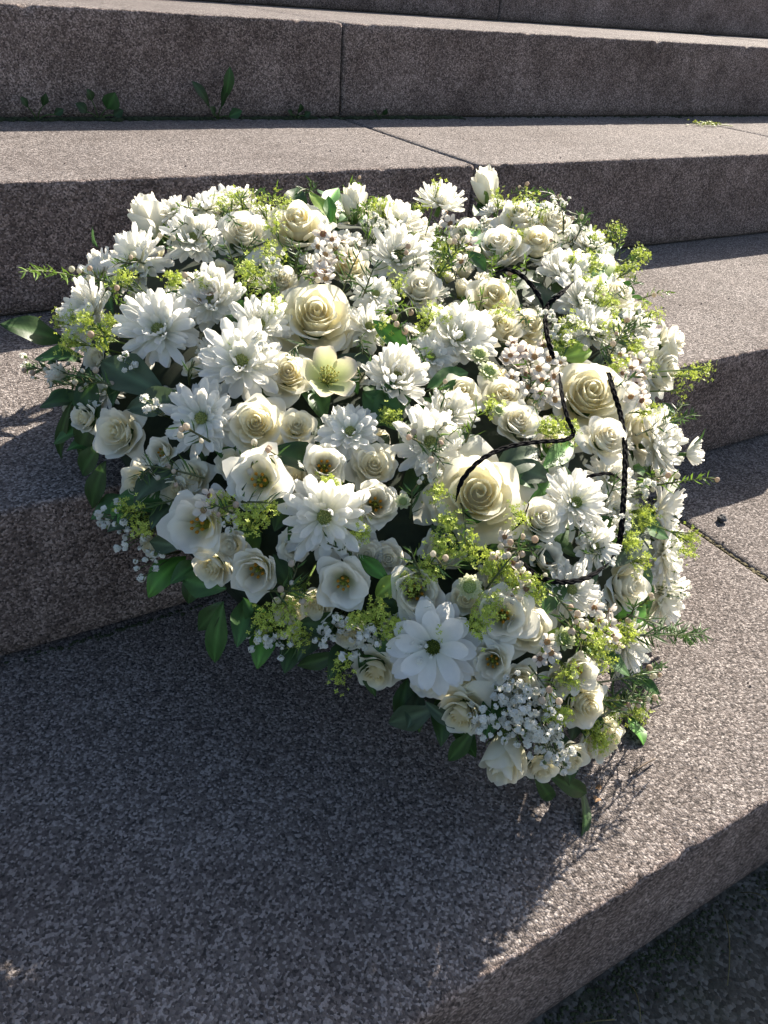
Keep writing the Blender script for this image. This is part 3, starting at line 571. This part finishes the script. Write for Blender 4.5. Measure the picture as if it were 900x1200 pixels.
for i in range(84):
    x, y = gap_px(); a = random.uniform(0, 6.28); L = random.uniform(18, 42)
    needles((x, y), (x+L*math.cos(a), y+L*math.sin(a)*.8-6), -.022, random.uniform(-.004, .008), 22, random.uniform(.012, .018), GRN if random.random() < .7 else YG, random.choice([0, 0, 1, 2]))
for i in range(44): x, y = gap_px(); lime(x, y, random.uniform(8, 15), .8)
for i in range(12): x, y = gap_px(); breath(x, y, random.uniform(8, 14), random.randint(6, 11))
def wax(cl, n, rp=12, tone=0.0):
    px, py, sp = cl; P, nn, _ = hit(px, py, -.03); root = P; mb = MB(); FLW = []
    for i in range(n):
        a = i*GA; r = sp*math.sqrt((i+.5)/n); Q, nq, _ = hit(px+r*math.cos(a), py+r*math.sin(a), random.uniform(.004, .014)); FLW.append((Q, nq))
        tube(mb, bez(root, (root+Q)/2, Q-nq*.002, 4), .0006, (.18, .2, .08), 4)
    mb.v = [v-HB for v in mb.v]; st = mb.build('waxflower_sprig', 'fine', heart)
    for Q, nq in FLW:
        R_ = rp*random.uniform(.75, 1.15)*depth(Q)/FPX; m = MB(); pk = random.random()
        for j in range(5):
            m.add(*strap_petal(j*1.2566, R_*.28, R_*.78, R_*.36, random.uniform(.1, .5), .3, .4, 0, (lerp([.78, .66, .60], [.84, .80, .74], pk), lerp([.86, .79, .75], [.92, .90, .86], pk)), nu=5, nv=5, tip=.5))
        blob(m, (0, 0, 0), R_*.34, lerp([.34, .20, .13], [.55, .40, .20], pk), .5, (4, 8)); blob(m, (0, 0, R_*.16), R_*.08, (.55, .45, .2), 1.5, (3, 5))
        F = frame(unit(nq+.6*unit(CP-Q)+rng.normal(0, .35, 3)), rng.normal(size=3)); o = m.build('waxflower', 'petal', st)
        mm = np.eye(4); mm[:3, :3] = F; mm[:3, 3] = Q-HB; o.matrix_basis = Matrix(mm.tolist())
for cl, n in [((625,432,34),15),((600,415,14),3),((642,458,14),4),((388,292,22),9),((375,318,12),4),((735,432,20),9),((745,460,14),5),((695,728,24),6),((712,745,16),4),((590,645,20),4),((245,592,12),3),((610,690,16),3),((640,765,14),3),((522,262,16),4),((548,300,14),3),((240,345,12),2)]:
    wax(cl, n)

# ---------------------------------------------------------------- black braided cords
def smooth_path(P, n):
    P = np.asarray(P); t = np.linspace(0, len(P)-1, n); out = []
    for q in t:
        i = min(int(q), len(P)-2); f = q-i; p0, p1, p2, p3 = P[max(i-1, 0)], P[i], P[i+1], P[min(i+2, len(P)-1)]
        out.append(.5*((2*p1)+(p2-p0)*f+(2*p0-5*p1+4*p2-p3)*f*f+(3*p1-p0-3*p2+p3)*f**3))
    return np.array(out)
def cord(pts, wid=.0020, taper=True):
    P = [hit(x, y, l*.85+.002)[0] for x, y, l in pts]; L = sum(np.linalg.norm(P[i+1]-P[i]) for i in range(len(P)-1)); n = int(L/.0009)+8
    path = smooth_path(P, n); tn = np.gradient(path, axis=0); s = np.linspace(0, L, n); mb = MB()
    env = np.ones(n)
    if taper: env = np.clip(np.minimum(s, L-s)/.02, .28, 1)
    for k in range(3):
        o = []
        for i in range(n):
            z = unit(tn[i]); nn = unit(unit(CP-path[i])*.7+PN); x = unit(np.cross(z, nn)); y = np.cross(x, z); a = s[i]/.026*2*math.pi+k*2.094
            o.append(path[i]+x*wid*.66*env[i]*math.sin(a)+y*wid*.30*env[i]*math.sin(2*a))
        tube(mb, o, wid*.55*env, (.01, .01, .01), 5)
    mb.v = [v-HB for v in mb.v]; mb.build('black_cord', 'cord', heart)
cord([(575,322,.008),(595,316,.02),(615,326,.024),(632,348,.016),(638,366,.010)])
cord([(672,330,.022),(655,346,.022),(641,360,.016),(640,385,.018),(646,412,.016),(652,425,.008)])
cord([(655,432,.008),(658,460,.02),(665,490,.024),(672,508,.018),(660,516,.018),(630,518,.02),(595,524,.022),(565,538,.026),(542,562,.022),(534,588,.010)], .0016)
cord([(708,420,.006),(718,455,.018),(727,485,.018),(732,520,.022),(732,560,.022),(730,595,.022),(726,635,.018),(716,655,.010)])
cord([(620,590,.012),(612,610,.010),(600,622,0)], .0016)
cord([(610,655,.004),(630,675,.012),(660,682,.014),(690,676,.014),(716,658,.012)], .0018)
cord([(655,565,.004),(690,558,.018),(715,555,.022),(732,566,.018)], .0013)

# ---------------------------------------------------------------- small things on the steps
def weed(px, py, yb, zb, leaves, label):
    P = on_z(px, py, zb); P[1] = min(P[1], yb-.006); root = empty('weed', P); tag(root, label, 'weed', 'weeds in the step corner')
    for (dx, dz, L, W, col, ova) in leaves:
        tip = np.array([dx, random.uniform(-.015, -.002), dz]); n_ = np.linalg.norm(tip)
        m = MB(); tube(m, bez(np.zeros(3), tip*.5+np.array([0, 0, .006]), tip, 6), .0009, (.08, .14, .04), 5)
        st = m.build('stem', 'leaf', root)
        x = unit(tip+np.array([0, 0, .2*n_])); z = unit(np.array([.2, -1, .5])); z = unit(z-x*np.dot(z, x)); F = np.column_stack([x, np.cross(z, x), z])
        m = MB(); m.add(*leaf_mesh(L, W, col, .5, .2, ovate=ova)); o = m.build('leaf', 'leaf', root); mm = np.eye(4); mm[:3, :3] = F; mm[:3, 3] = tip*.97; o.matrix_basis = Matrix(mm.tolist())
g1, g2 = (.03, .085, .022), (.02, .05, .014)
weed(112, 138, .842, .30, [(.012, .018, .03, .014, g1, .4), (-.018, .012, .022, .009, g2, .4), (-.010, .03, .018, .008, g2, .4), (.022, .008, .018, .008, g2, .4)], 'small green weed with one round leaf in step corner')
weed(246, 136, .842, .30, [(.008, .03, .055, .010, g1, .6), (-.016, .02, .05, .009, g2, .6), (.016, .006, .026, .009, g1, .5), (-.008, .008, .024, .008, g2, .5), (.004, .02, .04, .007, g2, .6)], 'taller weed with long upright leaves in step corner')
weed(40, 138, .842, .30, [(-.012, .02, .018, .006, g2, .5), (.01, .022, .020, .006, g2, .5), (.024, .01, .018, .006, g2, .5)], 'small dark feathery weed at riser foot')
weed(343, 138, .842, .30, [(.0, .012, .018, .008, g2, .4), (-.012, .008, .014, .006, g2, .4), (.012, .006, .014, .006, g2, .4)], 'tiny dark rosette weed at riser foot')
weed(437, 137, .842, .30, [(.004, .008, .014, .006, g2, .4), (-.010, .008, .012, .005, g2, .4)], 'tiny weed beside vertical joint at riser foot')
def moss(name, x0, x1, y, z, n, m, r=(.0015, .005), spread=.008, dens=None, along='x', up=.6):
    mb = MB()
    for _ in range(n):
        t = random.random(); a = x0+(x1-x0)*t
        if mnoise.noise((a*9, y*5, 3)) < random.uniform(-.45, .25): continue
        b = abs(random.gauss(0, spread)) if along == 'x' else random.gauss(0, spread)
        q = random.uniform(*r); c = (a, y-b, z+q*.15) if along == 'x' else (y+b, a, z+q*.1)
        blob(mb, c, q, (.03, .04, .01), up, (4, 6), .35)
    o = mb.build(name, m, None); tag(o, kind='stuff'); return o
moss('riser_foot_moss', -.2, 1.0, .8455, .30, 1900, 'moss', (.0015, .006), .007)
moss('riser_foot_moss', 1.0, 2.0, .8455, .30, 300, 'moss', (.001, .003))
moss('riser_foot_grit', -.4, .4, -.001, 0, 500, 'moss', (.0008, .0022), .003)
moss('joint_moss', -.40, -.04, .7215, -.0035, 420, 'drymoss', (.0012, .003), .0012, along='y')
moss('joint_moss', .43, .83, .736, .2965, 300, 'mortar', (.001, .0022), .0012, along='y')
moss('gutter_moss', .05, .75, -.411, -.15, 3200, 'moss', (.0005, .0017), .016)
mb = MB(); P = on_z(845, 611, 0)                       # dark pebble
blob(mb, (0, 0, .0042), .0055, (.05,.05,.05), .8, (6, 9), .22); o = mb.build('pebble', 'pebble', None, False); o.location = P; tag(o, 'small dark pebble beside the tread joint', 'pebble')
mb = MB(); A, B = on_z(738, 908, .003), on_z(768, 889, .003); tube(mb, bez(A-A, (B-A)/2+np.array([0, 0, .003]), B-A, 7), [.0008, .001, .001, .0009, .0008, .0007, .0005], (.1,.08,.05), 5)
o = mb.build('twig', 'twig', None); o.location = A; tag(o, 'short thin brown twig lying by the heart tip', 'twig')
for (x, y, L, W, a) in [(697, 940, .008, .0035, .4), (706, 925, .006, .003, 2.2)]:
    m = MB(); m.add(*leaf_mesh(L, W, (.42, .18, .04), .8, .4)); o = m.build('dry_leaf', 'dry', None); Q = on_z(x, y, .002); o.location = Q; o.rotation_euler = (0, 0, a)
    tag(o, 'larger curled orange brown leaf scrap by the heart tip' if L > .007 else 'smaller curled orange brown leaf scrap by the heart tip', 'leaf', 'dry leaf scraps')
r_ = empty('fallen_sprig', on_z(832, 148, .30)); tag(r_, 'fallen yellow green flower sprig lying on upper tread', 'flower sprig')
mb = MB(); tube(mb, bez(np.array([-.04, 0, .003]), np.array([0, .01, .006]), np.array([.05, -.02, .003]), 8), .001, (.3, .34, .08), 5); mb.build('stem', 'fine', r_)
mb = MB()
for _ in range(60):
    florets(mb, np.array([random.gauss(-.01, .022), random.gauss(0, .012), random.uniform(.002, .010)]), unit(rng.normal(0, .5, 3)+np.array([0, 0, 1])), .004, np.array([.36, .42, .07]))
mb.build('florets', 'fine', r_, False)['kind'] = 'stuff'
mb = MB()                                              # loose grit and petals' crumbs on the treads
for _ in range(260):
    i = random.choice([0, 0, 1, 1, 2]); x = random.uniform(-.1, 1.6); y = random.uniform(FRONT[i]+.01, FRONT[i+1]-.004); blob(mb, (x, y, i*H+.0006), random.uniform(.0006, .0018), (.3,.3,.3), .8, (3, 5), .3)
tag(mb.build('grit', 'granite', None, False), kind='stuff')
mb = MB()                                              # dry grass wisps in the gutter
for _ in range(16):
    x = random.uniform(.25, .72); A = np.array([x, -.414-random.random()*.03, -.15]); B = A+np.array([random.gauss(.02, .04), -random.uniform(.01, .05), random.uniform(.002, .035)])
    tube(mb, bez(A, (A+B)/2+np.array([0, 0, .02]), B, 6), .0005, np.array([.18, .16, .07])*random.uniform(.5, 1.2), 3)
tag(mb.build('grass', 'fine', None), kind='stuff')
for o in list(bpy.data.objects):                        # shared undergrowth leaves that were never placed
    if o in shared and o.parent is None: bpy.data.objects.remove(o)
